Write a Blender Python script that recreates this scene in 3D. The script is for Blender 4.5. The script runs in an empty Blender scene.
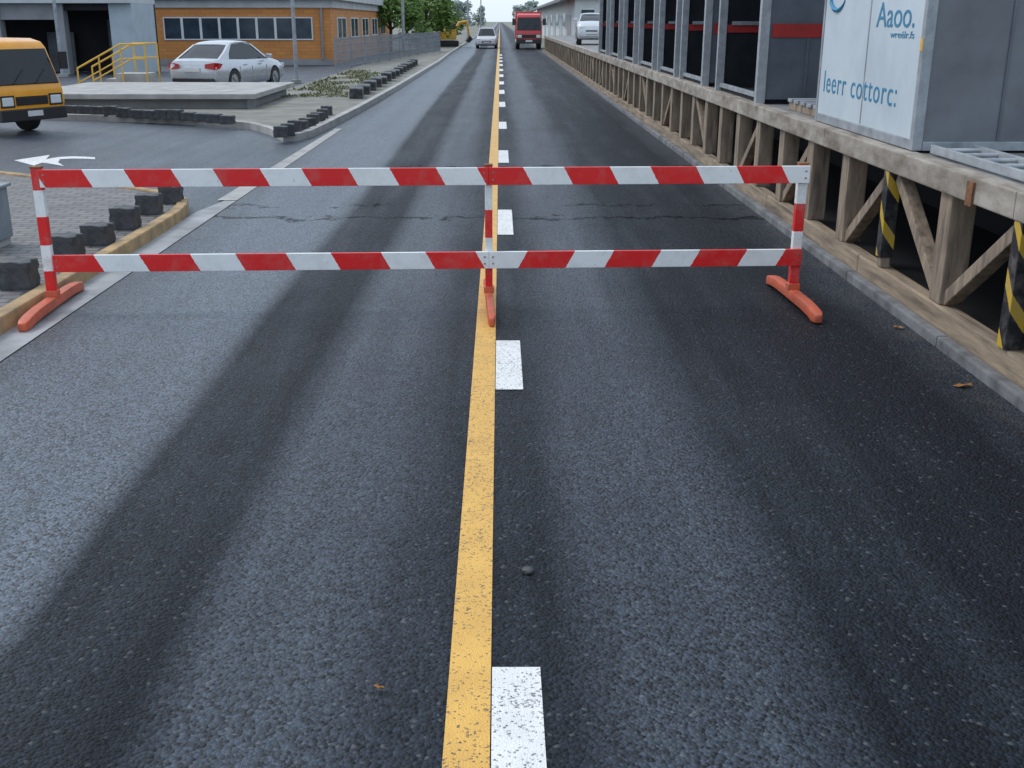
import bpy, bmesh, math, random
from mathutils import Vector, Matrix
random.seed(11)
R=math.radians
scene=bpy.context.scene; col=scene.collection
F=1100.0; H=2.05; TH=math.atan(363/F); CT,ST=math.cos(TH),math.sin(TH)
def ray(px,py):
    dx=(px-500)/F; dy=-(py-384)/F
    return Vector((dx,CT+dy*ST,-ST+dy*CT))
def G(px,py,z=0.0):
    d=ray(px,py); t=(z-H)/d.z
    return Vector((d.x*t,d.y*t,z))
def PX(px,py,X):
    d=ray(px,py); t=X/d.x
    return Vector((X,d.y*t,H+d.z*t))
def PY(px,py,Y):
    d=ray(px,py); t=Y/d.y
    return Vector((d.x*t,Y,H+d.z*t))
ORD=['first','second','third','fourth','fifth','sixth','seventh','eighth','ninth','tenth','eleventh','twelfth','thirteenth','fourteenth']

# ------------------------------------------------------------------ node materials
class NB:
    def __init__(s,name):
        s.m=bpy.data.materials.new(name); s.m.use_nodes=True
        s.nt=s.m.node_tree; s.nt.nodes.clear()
        s.out=s.nt.nodes.new('ShaderNodeOutputMaterial'); s.b=s.nt.nodes.new('ShaderNodeBsdfPrincipled')
        s.nt.links.new(s.b.outputs[0],s.out.inputs[0])
    def put(s,sock,v):
        if v is None: return
        if isinstance(v,bpy.types.NodeSocket): s.nt.links.new(v,sock)
        else:
            if isinstance(v,(tuple,list)) and len(v)==3 and sock.type=='RGBA': v=(*v,1)
            sock.default_value=v
    def math(s,op,a,b=None,c=None,clamp=False):
        n=s.nt.nodes.new('ShaderNodeMath'); n.operation=op; n.use_clamp=clamp
        s.put(n.inputs[0],a); s.put(n.inputs[1],b); s.put(n.inputs[2],c)
        return n.outputs[0]
    def mix(s,f,a,b,mode='MIX'):
        n=s.nt.nodes.new('ShaderNodeMix'); n.data_type='RGBA'; n.blend_type=mode
        s.put(n.inputs[0],f); s.put(n.inputs[6],a); s.put(n.inputs[7],b)
        return n.outputs[2]
    def noise(s,scale,detail=3,rough=.55,vec=None,dist=0):
        n=s.nt.nodes.new('ShaderNodeTexNoise'); s.put(n.inputs['Scale'],scale); s.put(n.inputs['Detail'],detail)
        s.put(n.inputs['Roughness'],rough); s.put(n.inputs['Distortion'],dist)
        if vec is not None: s.put(n.inputs['Vector'],vec)
        return n.outputs[0]
    def voro(s,scale,vec=None,feat='F1'):
        n=s.nt.nodes.new('ShaderNodeTexVoronoi'); n.feature=feat; s.put(n.inputs['Scale'],scale)
        if vec is not None: s.put(n.inputs['Vector'],vec)
        return n
    def ramp(s,f,stops):
        n=s.nt.nodes.new('ShaderNodeValToRGB'); s.put(n.inputs[0],f)
        e=n.color_ramp.elements
        while len(e)<len(stops): e.new(.5)
        for i,(p,c) in enumerate(stops):
            e[i].position=p
            e[i].color=(c,c,c,1) if not isinstance(c,(tuple,list)) else (*c,1)
        return n.outputs[0]
    def pos(s):
        return s.nt.nodes.new('ShaderNodeNewGeometry').outputs['Position']
    def objc(s):
        return s.nt.nodes.new('ShaderNodeTexCoord').outputs['Object']
    def sep(s,v):
        n=s.nt.nodes.new('ShaderNodeSeparateXYZ'); s.put(n.inputs[0],v); return n.outputs
    def scalev(s,v,sc):
        n=s.nt.nodes.new('ShaderNodeVectorMath'); n.operation='MULTIPLY'; s.put(n.inputs[0],v); n.inputs[1].default_value=sc
        return n.outputs[0]
    def bump(s,h,strength=.4,dist=.01):
        n=s.nt.nodes.new('ShaderNodeBump'); s.put(n.inputs['Height'],h); n.inputs['Strength'].default_value=strength; n.inputs['Distance'].default_value=dist
        s.nt.links.new(n.outputs[0],s.b.inputs['Normal'])
    def set(s,colr=None,rough=None,metal=None,spec=None,coat=None):
        s.put(s.b.inputs['Base Color'],colr); s.put(s.b.inputs['Roughness'],rough); s.put(s.b.inputs['Metallic'],metal)
        s.put(s.b.inputs['Specular IOR Level'],spec); s.put(s.b.inputs['Coat Weight'],coat)
        return s.m

def basic(name,c,c2=None,rough=.55,metal=0,scale=3.0,bump=0,bscale=40,bdist=.004,coat=None,stretch=None,spec=None):
    n=NB(name); v=n.objc()
    if stretch: v=n.scalev(v,stretch)
    if c2 is None: c2=tuple(x*.72 for x in c)
    f=n.noise(scale,5,.62,v)
    f=n.ramp(f,[(.34,0),(.68,1)])
    cc=n.mix(f,c,c2)
    rr=n.math('MULTIPLY_ADD',f,.12,rough-.06)
    if bump: n.bump(n.noise(bscale,4,.6,v),bump,bdist)
    return n.set(cc,rr,metal,spec,coat)

def asphalt(name,bands=True):
    n=NB(name); p=n.pos(); x,y,z=n.sep(p)
    pst=n.scalev(p,(1.0,.12,1.0))
    wob=n.math('SUBTRACT',n.noise(.8,3,.5,pst),.5)
    xw=n.math('MULTIPLY_ADD',wob,.26,x)
    if bands:
        fx=n.math('DIVIDE',n.math('ADD',xw,3.2),6.2,clamp=True)
        prof=[(-3.2,.72),(-2.8,.94),(-1.92,1.0),(-1.78,.82),(-1.66,.10),(-1.12,.02),(-.92,.52),(-.62,.46),(-.30,.10),(.15,.06),(.42,.42),(.80,.46),(1.15,.06),(1.9,.0),(2.45,.0),(2.95,.30)]
        d=n.ramp(fx,[((a+3.2)/6.2,b) for a,b in prof])
    else:
        d=n.math('MULTIPLY_ADD',n.noise(.25,4,.6,p),.6,.45)
    big=n.noise(1.1,5,.6,n.scalev(p,(1.0,.5,1.0)))
    fine=n.noise(3.2,4,.6,n.scalev(p,(1.0,.05,1.0)))
    d=n.math('MULTIPLY_ADD',n.math('SUBTRACT',big,.5),.36,d)
    d=n.math('MULTIPLY_ADD',n.math('SUBTRACT',fine,.5),.5,d,clamp=True)
    base=n.mix(d,(.0055,.0085,.0150),(.080,.106,.142))  # pale bands: wet sheen put into the colour as well
    v=n.voro(70,p); vc=n.sep(v.outputs['Color'])
    gr=n.noise(180,2,.6,p)
    sh=n.math('MULTIPLY_ADD',vc[0],1.15,.42)
    cc=n.mix(1.0,base,n.mix(0,sh,sh),'MULTIPLY')
    fleck=n.math('GREATER_THAN',vc[1],.975)
    cc=n.mix(n.math('MULTIPLY',fleck,.22),cc,(.26,.27,.28))
    pit=n.math('LESS_THAN',vc[2],.16)
    cc=n.mix(n.math('MULTIPLY',pit,.8),cc,(.004,.005,.008))
    crk=None
    if bands:
        # grit gathered against the kerbs
        e1=n.math('MULTIPLY',n.math('SUBTRACT',x,2.62),3.2,clamp=True); e2=n.math('MULTIPLY',n.math('SUBTRACT',-2.98,x),5.0,clamp=True)
        ed=n.math('MULTIPLY',n.math('MAXIMUM',e1,e2),n.ramp(n.noise(3.5,5,.7,p),[(.42,0),(.66,1)]))
        cc=n.mix(n.math('MULTIPLY',ed,.55),cc,(.10,.088,.072))
        wv=n.noise(1.4,8,.78,p); wv2=n.noise(.9,2,.5,p)
        yy=n.math('ADD',y,n.math('MULTIPLY',n.math('SUBTRACT',wv,.5),1.7))
        for yc,wd in ((12.0,.048),(12.9,.03),(16.5,.045)):
            c1=n.math('LESS_THAN',n.math('ABSOLUTE',n.math('SUBTRACT',yy,yc)),wd)
            c1=n.math('MULTIPLY',c1,n.math('GREATER_THAN',wv2,.36 if yc==12.0 else .52))
            crk=c1 if crk is None else n.math('MAXIMUM',crk,c1)
        cc=n.mix(n.math('MULTIPLY',crk,.9),cc,(.003,.004,.005))
    rough=n.math('MULTIPLY_ADD',d,-.18,n.math('MULTIPLY_ADD',vc[1],.14,.48))
    spec=n.math('MULTIPLY_ADD',d,.50,.19)
    if crk is not None: spec=n.math('MULTIPLY',spec,n.math('SUBTRACT',1.0,n.math('MULTIPLY',crk,.85)))
    h=n.math('ADD',n.math('MULTIPLY',n.math('SUBTRACT',1.0,v.outputs['Distance']),1.0),n.math('MULTIPLY_ADD',gr,.5,n.math('MULTIPLY',vc[0],.7)))
    if crk is not None: h=n.math('SUBTRACT',h,n.math('MULTIPLY',crk,2))
    n.bump(h,1.0,.0095)
    return n.set(cc,rough,0,spec)

def paint_mark(name,c,c2,wear=.5):
    n=NB(name); p=n.pos()
    f=n.noise(6,5,.6,p)
    cc=n.mix(n.ramp(f,[(.35,0),(.7,1)]),c,c2)
    v=n.voro(135,p); vc=n.sep(v.outputs['Color'])
    patch=n.noise(2.6,5,.7,p)
    hole=n.math('GREATER_THAN',n.math('MULTIPLY_ADD',patch,wear,vc[0]),1.18)
    cc=n.mix(n.math('MULTIPLY',hole,n.math('MULTIPLY_ADD',vc[1],.5,.38)),cc,(.045,.048,.052))
    sc=n.math('GREATER_THAN',n.noise(55,6,.8,p),.645)
    cc=n.mix(n.math('MULTIPLY',sc,.65),cc,(.06,.06,.06))
    h=n.math('ADD',n.math('SUBTRACT',1.0,v.outputs['Distance']),n.math('MULTIPLY',n.noise(190,2,.6,p),.5))
    n.bump(h,.6,.005)
    return n.set(cc,.5)

def stripe(name,period,frac,slant,off,ca,cb,horizontal=True,zc=0,xs=0,ys=0,dirt=.5):
    """two colours alternating along local x (or z), boundary slanted"""
    n=NB(name); o=n.objc(); x,y,z=n.sep(o)
    if horizontal:
        t=n.math('MULTIPLY_ADD',n.math('SUBTRACT',z,zc),slant,n.math('SUBTRACT',x,off))
    else:
        t=n.math('SUBTRACT',z,off)
        t=n.math('MULTIPLY_ADD',x,xs,t); t=n.math('MULTIPLY_ADD',y,ys,t)
    e=n.math('MULTIPLY',n.math('SUBTRACT',n.noise(60,3,.6,o),.5),.012)
    m=n.math('FRACT',n.math('DIVIDE',n.math('ADD',t,e),period))
    k=n.math('LESS_THAN',m,frac)
    cc=n.mix(k,cb,ca)
    g=n.ramp(n.noise(7,6,.7,o),[(.48,0),(.8,1)])
    cc=n.mix(n.math('MULTIPLY',g,dirt*.75),cc,(.34,.29,.26))
    ch=n.math('GREATER_THAN',n.noise(26,5,.7,o),.66)
    cc=n.mix(n.math('MULTIPLY',ch,dirt),cc,(.16,.07,.035))
    n.bump(n.noise(30,3,.6,o),.15,.004)
    return n.set(cc,n.math('MULTIPLY_ADD',g,.25,.35))

M={}
M['road']=asphalt('asphalt_wet',True)
M['side']=asphalt('asphalt_side',False)
M['white_line']=paint_mark('white_line_paint',(.82,.82,.81),(.70,.70,.69),.62)
M['yellow_line']=paint_mark('yellow_line_paint',(.78,.45,.095),(.66,.37,.08),.62)
M['concrete']=basic('concrete',(.43,.42,.40),(.28,.275,.265),.8,scale=2.2,bump=.4,bscale=60)
M['kerb']=basic('kerb_concrete',(.22,.225,.23),(.09,.092,.096),.75,scale=4,bump=.5,bscale=40)
M['gutter']=basic('gutter_concrete',(.36,.37,.38),(.2,.205,.21),.6,scale=2.4,bump=.4,bscale=50)
M['tan_kerb']=basic('tan_kerb',(.50,.33,.155),(.25,.18,.11),.8,scale=5,bump=.4,bscale=50)
M['dirt']=basic('dusty_pavement',(.25,.24,.21),(.135,.135,.115),.85,scale=1.1,bump=.3,bscale=30)
M['ground']=basic('ground_dust',(.24,.24,.21),(.15,.17,.12),.9,scale=.3)
M['black_stone']=basic('black_stone',(.03,.032,.037),(.085,.088,.09),.55,scale=9,bump=.6,bscale=30,bdist=.012)
M['wood']=basic('weathered_timber',(.37,.285,.205),(.13,.10,.08),.75,scale=5,bump=.6,bscale=24,stretch=(3,3,.5))
M['sill']=basic('timber_sill',(.38,.29,.20),(.13,.10,.075),.75,scale=4,bump=.7,bscale=24,stretch=(4,.35,4))
M['fascia']=basic('edge_beam_weathered',(.44,.40,.345),(.16,.125,.095),.65,scale=4,bump=.4,bscale=30,stretch=(1.5,.6,1.5))
M['deck']=basic('deck_steel',(.24,.245,.25),(.13,.12,.11),.6,scale=2.5,bump=.3,bscale=30)
M['cont_white']=basic('container_panel',(.58,.65,.70),(.46,.53,.58),.45,scale=1.3,bump=.06,bscale=6)
M['cont_grey']=basic('container_grey_panel',(.17,.185,.205),(.085,.095,.11),.38,scale=1.1,bump=.06,bscale=5)
M['steel']=basic('galvanised_steel',(.46,.49,.515),(.30,.32,.345),.42,.25,scale=8)
M['steel_paint']=basic('grey_painted_steel',(.36,.39,.42),(.2,.22,.24),.5,.1,scale=5)
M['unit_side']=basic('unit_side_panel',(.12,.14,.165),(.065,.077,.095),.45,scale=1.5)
M['unit_dark']=basic('unit_shaded_interior',(.02,.023,.028),(.011,.013,.016),.8,spec=.2)  # shade inside the open units put into the colour
M['red_band']=basic('red_band_paint',(.45,.025,.022),(.28,.02,.018),.5)
M['blue']=basic('blue_lettering',(.02,.19,.35),(.03,.23,.39),.5)
M['rust']=basic('rusty_iron',(.30,.13,.055),(.13,.06,.03),.8,scale=14,bump=.4)
M['foot']=basic('orange_red_feet',(.66,.115,.045),(.40,.11,.065),.5,scale=9,bump=.25)
M['bolt']=basic('dull_bolt',(.4,.36,.32),(.25,.17,.12),.45,.6)
M['silver']=basic('silver_car_paint',(.54,.56,.59),(.50,.52,.55),.25,.4,coat=.6)
M['pale']=basic('pale_car_paint',(.62,.64,.66),(.56,.58,.60),.3,.1,coat=.5)
M['seam']=basic('door_gap',(.16,.165,.175),(.13,.135,.14),.6)
M['orange']=basic('orange_truck_paint',(.86,.36,.010),(.76,.30,.012),.35,coat=.4)
M['red']=basic('red_truck_paint',(.60,.03,.035),(.5,.025,.03),.35,coat=.4)
M['yellow']=basic('yellow_machine_paint',(.78,.44,.03),(.62,.35,.045),.45)
M['glass']=basic('dark_glass',(.012,.016,.02),(.02,.024,.028),.1,spec=.4)
M['tyre']=basic('tyre_rubber',(.018,.018,.019),(.028,.028,.028),.75)
M['rim']=basic('alloy_rim',(.5,.51,.53),(.4,.41,.42),.35,.8)
M['black']=basic('black_plastic',(.02,.021,.023),(.03,.03,.032),.5)
M['tail']=basic('tail_lens',(.48,.012,.012),(.36,.01,.01),.2)
M['lamp']=basic('head_lens',(.75,.77,.78),(.6,.62,.64),.15)
M['plate']=basic('number_plate_blank',(.7,.7,.68),(.6,.6,.58),.4)
n=NB('orange_cladding'); o=n.objc(); xx=n.sep(o)
bt=n.nt.nodes.new('ShaderNodeTexBrick'); bt.inputs['Scale'].default_value=1.0
cm=n.nt.nodes.new('ShaderNodeCombineXYZ'); n.put(cm.inputs[0],n.math('ADD',xx[0],xx[1])); n.put(cm.inputs[1],xx[2]); n.put(bt.inputs['Vector'],cm.outputs[0])
bt.inputs['Brick Width'].default_value=.5; bt.inputs['Row Height'].default_value=.16; bt.inputs['Mortar Size'].default_value=.012
bt.inputs['Color1'].default_value=(.66,.27,.06,1); bt.inputs['Color2'].default_value=(.56,.21,.045,1); bt.inputs['Mortar'].default_value=(.36,.19,.09,1)
M['clad']=n.set(n.mix(n.math('MULTIPLY',n.noise(1.2,4,.6,o),.3),bt.outputs[0],(.36,.16,.06)),.7)
n=NB('brick_paving'); p=n.pos()
bt=n.nt.nodes.new('ShaderNodeTexBrick'); n.put(bt.inputs['Vector'],p); bt.inputs['Scale'].default_value=1.0
bt.inputs['Brick Width'].default_value=.24; bt.inputs['Row Height'].default_value=.12; bt.inputs['Mortar Size'].default_value=.012
bt.inputs['Color1'].default_value=(.23,.205,.195,1); bt.inputs['Color2'].default_value=(.13,.12,.12,1); bt.inputs['Mortar'].default_value=(.035,.033,.03,1)
n.bump(n.math('SUBTRACT',n.noise(30,3,.6,p),bt.outputs[1]),.5,.008)
M['brick']=n.set(n.mix(n.math('MULTIPLY',n.noise(1.6,5,.65,p),.55),bt.outputs[0],(.12,.125,.13)),.6)
M['window_white']=basic('white_window_frame',(.70,.72,.72),(.6,.62,.62),.5)
M['window_glass']=basic('building_glass',(.05,.07,.095),(.02,.032,.045),.12,scale=1,spec=.3)
M['wall_grey']=basic('grey_render_wall',(.30,.31,.325),(.22,.225,.235),.8,scale=1)
M['wall_pale']=basic('pale_blue_wall',(.42,.49,.53),(.34,.39,.43),.75,scale=1)
M['cabinet']=basic('cabinet_grey',(.24,.28,.31),(.17,.2,.22),.6,scale=4)
M['roof']=basic('roof_sheet',(.55,.57,.58),(.43,.45,.46),.6,scale=1)
M['pale_wall']=basic('pale_shed_wall',(.62,.64,.65),(.52,.54,.55),.7,scale=.6)
M['dark_wall']=basic('shaded_bay_wall',(.02,.021,.024),(.035,.035,.038),.85,scale=1,spec=.2)  # shade of bays and underdeck put into the wall colour
M['fence']=basic('grey_fence_wire',(.27,.30,.33),(.2,.225,.25),.5,.2)
M['bark']=basic('bark',(.11,.085,.06),(.06,.045,.035),.9,scale=6,bump=.4)
def leafmat(name,a,b):
    n=NB(name); g=n.nt.nodes.new('ShaderNodeNewGeometry')
    f=n.math('MULTIPLY_ADD',g.outputs['Random Per Island'],.6,n.math('MULTIPLY',n.noise(.8,3,.6,n.objc()),.4))
    return n.set(n.mix(f,a,b),.6)
M['leaf']=leafmat('foliage',(.045,.10,.015),(.16,.27,.045))
M['leaf_far']=leafmat('painted_haze_foliage',(.22,.28,.25),(.34,.40,.36))  # distance haze put into the leaf colour
M['grass']=leafmat('grass_blades',(.06,.085,.022),(.19,.18,.07))
M['dry_leaf']=basic('dry_leaf',(.36,.15,.03),(.22,.1,.03),.7,scale=30)
M['warn']=stripe('yellow_black_warning',.36,.30,0,.08,(.58,.38,.04),(.018,.02,.024),False,xs=1.3,ys=-1.3,dirt=.6)

# ------------------------------------------------------------------ mesh helpers
def tag(o,label=None,cat=None,group=None,kind=None):
    if label: o['label']=label
    if cat: o['category']=cat
    if group: o['group']=group
    if kind: o['kind']=kind
    return o
def thing(name,label,cat,loc=(0,0,0),rz=0,group=None):
    o=bpy.data.objects.new(name,None); o.empty_display_size=.1
    o.location=loc; o.rotation_euler=(0,0,rz); col.objects.link(o)
    return tag(o,label,cat,group)
class MB:
    def __init__(s): s.bm=bmesh.new()
    def face(s,pts):
        return s.bm.faces.new([s.bm.verts.new(p) for p in pts])
    def box(s,x0,x1,y0,y1,z0,z1,mat=None):
        m=Matrix.Translation(((x0+x1)/2,(y0+y1)/2,(z0+z1)/2))@Matrix.Diagonal((abs(x1-x0),abs(y1-y0),abs(z1-z0),1))
        if mat is not None: m=mat@m
        bmesh.ops.create_cube(s.bm,size=1,matrix=m); return s
    def bar(s,p0,p1,w,h,up=(0,0,1)):
        p0,p1=Vector(p0),Vector(p1); d=p1-p0; L=d.length; d.normalize(); up=Vector(up)
        if abs(d.dot(up))>.98: up=Vector((1,0,0))
        sx=d.cross(up).normalized(); u=sx.cross(d).normalized()
        m=Matrix((sx,d,u)).transposed().to_4x4(); m.translation=(p0+p1)/2
        bmesh.ops.create_cube(s.bm,size=1,matrix=m@Matrix.Diagonal((w,L,h,1))); return s
    def cyl(s,p0,p1,r0,r1=None,seg=12):
        if r1 is None: r1=r0
        p0,p1=Vector(p0),Vector(p1); d=p1-p0
        m=Matrix.Translation((p0+p1)/2)@d.to_track_quat('Z','Y').to_matrix().to_4x4()
        bmesh.ops.create_cone(s.bm,cap_ends=True,segments=seg,radius1=r0,radius2=r1,depth=d.length,matrix=m); return s
    def loft(s,rings,cap=True):
        vr=[[s.bm.verts.new(p) for p in r] for r in rings]; n=len(vr[0])
        for a,b in zip(vr[:-1],vr[1:]):
            for i in range(n):
                s.bm.faces.new((a[i],a[(i+1)%n],b[(i+1)%n],b[i]))
        if cap: s.bm.faces.new(vr[0]); s.bm.faces.new(vr[-1])
        return s
    def tube(s,pts,r,seg=10):
        pts=[Vector(p) for p in pts]; rings=[]
        for i,p in enumerate(pts):
            d=(pts[min(i+1,len(pts)-1)]-pts[max(i-1,0)]).normalized()
            up=Vector((0,0,1)) if abs(d.z)<.95 else Vector((1,0,0))
            a=d.cross(up).normalized(); b=a.cross(d)
            rr=r[i] if isinstance(r,(list,tuple)) else r
            rings.append([p+a*math.cos(2*math.pi*k/seg)*rr+b*math.sin(2*math.pi*k/seg)*rr for k in range(seg)])
        return s.loft(rings)
    def extr(s,pts,vec):
        a=[Vector(p) for p in pts]; v=Vector(vec)
        return s.loft([a,[p+v for p in a]])
    def prism(s,poly,z0,z1):
        return s.loft([[Vector((p[0],p[1],z0)) for p in poly],[Vector((p[0],p[1],z1)) for p in poly]])
    def build(s,name,mat,parent=None,bevel=0,seg=2,smooth=None,world=False):
        bm=s.bm
        bmesh.ops.recalc_face_normals(bm,faces=bm.faces)
        if bevel:
            bmesh.ops.bevel(bm,geom=[e for e in bm.edges if len(e.link_faces)==2 and e.calc_face_angle(0)>.5],offset=bevel,segments=seg,affect='EDGES',profile=.6,clamp_overlap=True)
        if world and parent is not None:
            r=parent
            while r.parent: r=r.parent
            bm.transform(r.matrix_basis.inverted())
        me=bpy.data.meshes.new(name); bm.to_mesh(me); bm.free()
        if mat: me.materials.append(mat)
        if smooth:
            for p in me.polygons: p.use_smooth=True
            me.set_sharp_from_angle(angle=R(smooth))
        o=bpy.data.objects.new(name,me); col.objects.link(o)
        if parent is not None: o.parent=parent
        return o
def struct(mb,name,mat,**k):
    return tag(mb.build(name,mat,**k),kind='structure')
def offs(poly,d):
    out=[]
    for i,p in enumerate(poly):
        a=Vector(poly[max(i-1,0)][:2]); b=Vector(poly[min(i+1,len(poly)-1)][:2])
        t=(b-a).normalized(); out.append(Vector((p[0]-t.y*d,p[1]+t.x*d)))
    return out
def ribbon(poly,d0,d1,z0,z1):
    a=offs(poly,d0); b=offs(poly,d1); mb=MB()
    mb.loft([[Vector((p.x,p.y,z0)),Vector((q.x,q.y,z0)),Vector((q.x,q.y,z1)),Vector((p.x,p.y,z1))] for p,q in zip(a,b)])
    return mb
def cut(obj,cut_mb):
    c=cut_mb.build('cutter',None,obj.parent)
    md=obj.modifiers.new('b','BOOLEAN'); md.operation='DIFFERENCE'; md.object=c; md.solver='EXACT'
    bpy.context.view_layer.update()
    me=bpy.data.meshes.new_from_object(obj.evaluated_get(bpy.context.evaluated_depsgraph_get()))
    obj.modifiers.clear(); obj.data=me; bpy.data.objects.remove(c)
    for p in me.polygons: p.use_smooth=True
    me.set_sharp_from_angle(angle=R(38))

# ------------------------------------------------------------------ setting
mb=MB(); mb.face([(-1500,-60,-.02),(1500,-60,-.02),(1500,3000,-.02),(-1500,3000,-.02)]); struct(mb,'ground',M['ground'])
mb=MB(); mb.face([(-3.16,-10,0),(3.1,-10,0),(3.1,1500,0),(-3.16,1500,0)]); struct(mb,'road',M['road'])
mb=MB(); mb.face([(-70,3,-.008),(-3.16,3,-.008),(-3.16,75,-.008),(-70,75,-.008)]); struct(mb,'side_road',M['side'])
mb=MB(); mb.face([(-.168,-8,.004),(-.03,-8,.004),(-.03,900,.004),(-.168,900,.004)]); struct(mb,'centre_line',M['yellow_line'])
rows=[(775,668),(390,341),(235,210),(163,150.5),(129,122),(107,102),(94,90),(84.5,81.5),(77,74.5),(71,69),(66,64.2),(62,60.5),(58.6,57.3),(55.6,54.5)]
for i,(a,b) in enumerate(rows):
    ya=G(500,a).y; yb=G(500,b).y
    if i==0: ya=1.9
    mb=MB(); mb.face([(-.026,ya,.004),(.136,ya,.004),(.134,yb,.004),(-.026,yb,.004)]); struct(mb,'lane_dash',M['white_line'])
# gutter and left edge strip
mb=MB(); mb.face([(-3.43,1,.006),(-3.16,1,.006),(-3.16,13.2,.006),(-3.3,13.2,.006),(-3.43,12.4,.006)]); struct(mb,'gutter',M['gutter'])
mb=MB(); mb.face([(-3.40,13.25,.005),(-3.16,13.25,.005),(-3.16,22.5,.005),(-3.30,22.5,.005)]); struct(mb,'edge_strip',M['concrete'])
# near brick pavement
pav=[(-3.42,1.0),(-3.42,11.2),(-3.43,11.8),(-3.48,12.25),(-3.58,12.65),(-3.76,12.98),(-4.02,13.25),(-4.5,13.62),(-5.5,14.3),(-6.75,15.05),(-14,18.5)]
ipav=[tuple(v) for v in offs(pav,.06)]
mb=MB(); mb.prism(ipav+[(-14,1.0)],-.05,.10); struct(mb,'pavement',M['brick'])
struct(ribbon(pav,0,.12,-.06,.125),'kerb_near',M['tan_kerb'],bevel=.02)
# far corner island
ipx=[(-120,112),(0,117.5),(60,120),(150,122.5),(215,125.5),(250,129),(268,134),(283,141),(298,141),(312,137),(330,128),(360,112),(400,88.5),(440,63)]
isl=[(G(a,b).x,G(a,b).y) for a,b in ipx]+[(-3.2,75),(-3.2,400)]
iisl=[tuple(v) for v in offs(isl[:-1],.07)]
yf=iisl[-1][1]
mb=MB(); mb.prism(iisl+[(-6.4,yf),(-6.4,36),(iisl[0][0],36)],-.05,.10); struct(mb,'corner_pavement',M['dirt'])
struct(ribbon(isl,0,.15,-.06,.125),'kerb_far',M['concrete'],bevel=.015)
mb=MB(); mb.face([(-40,75.2,.02),(-3.4,75.2,.02),(-3.4,400,.02),(-40,400,.02)]); struct(mb,'verge',M['dirt'])
# right kerb
for k in range(11):
    y=1.0+2*k
    mb=MB(); mb.box(2.885,2.965,y+.004,y+1.996,-.05,.075); struct(mb,'kerb_right',M['kerb'],bevel=.015)
mb=MB(); mb.box(2.885,2.965,23.004,79,-.05,.075); struct(mb,'kerb_right',M['kerb'],bevel=.015)
# curved arrow on the side road
cl=[(95,158.2),(84,157.6),(72,157.4),(60,158.0),(52,159.2),(46,160.6)]
hw_=[1.0,1.05,1.1,1.15,1.2,1.2]
up=[(a,b-w) for (a,b),w in zip(cl,hw_)]; dn=[(a,b+w) for (a,b),w in zip(cl,hw_)]
pts=up+[(50,154.8),(14,160.2),(34,165.6),(42,162.6),(50,163.6),(64,166),(58,162.2)]+list(reversed(dn[:-2]))
mb=MB(); mb.face([G(a,b,-.003) for a,b in pts]); struct(mb,'arrow_marking',M['white_line'])

# ------------------------------------------------------------------ barrier
bl=thing('road_barrier','red and white striped two-rail barrier standing across the whole road','barrier',(-.084,8.13,0),R(2.4))
RED=(.74,.016,.016); WHT=(.84,.85,.84)
ZU,ZL=.977,.358
ru=stripe('upper_stripes',.633,.53,.55,-.051,RED,WHT,zc=ZU,dirt=.4)
rl=stripe('lower_stripes_left',.70,.53,.55,-.436,RED,WHT,zc=ZL,dirt=.4)
rr=stripe('lower_stripes_right',.648,.55,-.55,.25,RED,WHT,zc=ZL,dirt=.4)
XL,XR=-3.25,2.325
for nm,x0,x1,z,m in (('upper_rail',XL+.03,-.001,ZU,ru),('upper_rail',.0,XR+.04,ZU,ru),('lower_rail',XL+.05,-.001,ZL,rl),('lower_rail',0,XR+.03,ZL,rr)):
    mb=MB(); mb.box(x0,x1,-.062,-.034,z-.063,z+.063); ra=mb.build(nm,m,bl,bevel=.004)
    for bx_ in ((x0+.03,x1-.03) if x0<-1 else (x0+.03,x1-.03)):
        for dz in (-.025,.025):
            mb=MB(); mb.cyl((bx_,-.062,z+dz),(bx_,-.069,z+dz),.008,.006,8); mb.build('bolt',M['bolt'],ra)
for i,x in enumerate((XL,0,XR)):
    m=stripe('post_bands',.40,.52,0,.09+.03*i,RED,WHT,False,dirt=.8)
    pw=.036 if i!=1 else .027
    mb=MB(); mb.box(x-pw,x+pw,-.032,.022,.08,1.045); p=mb.build('post',m,bl,bevel=.006)
    mb=MB(); mb.box(x-pw-.004,x+pw+.004,-.036,.026,1.045,1.06); mb.build('post_cap',M['rust'],p,bevel=.004)
    w=.040 if i!=1 else .026
    pts=[(x,-.66,.037),(x,-.60,.044),(x,-.50,.058),(x,-.34,.066),(x,0,.068),(x,.34,.066),(x,.48,.058),(x,.57,.044),(x,.62,.037)]
    rings=[]
    for k,q in enumerate(pts):
        hz=.037; ww=w
        if k in (0,len(pts)-1): ww=w*.7; hz=.03
        rings.append([Vector((q[0]-ww,q[1],q[2]-hz)),Vector((q[0]+ww,q[1],q[2]-hz)),Vector((q[0]+ww,q[1],q[2]+hz)),Vector((q[0]-ww,q[1],q[2]+hz))])
    mb=MB(); mb.loft(rings); mb.build('foot',M['foot'],bl,bevel=.014,smooth=50)
    mb=MB(); mb.box(x-pw-.01,x+pw+.01,-.042,.032,.10,.15); mb.build('collar',M['foot'],p,bevel=.006)

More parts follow.
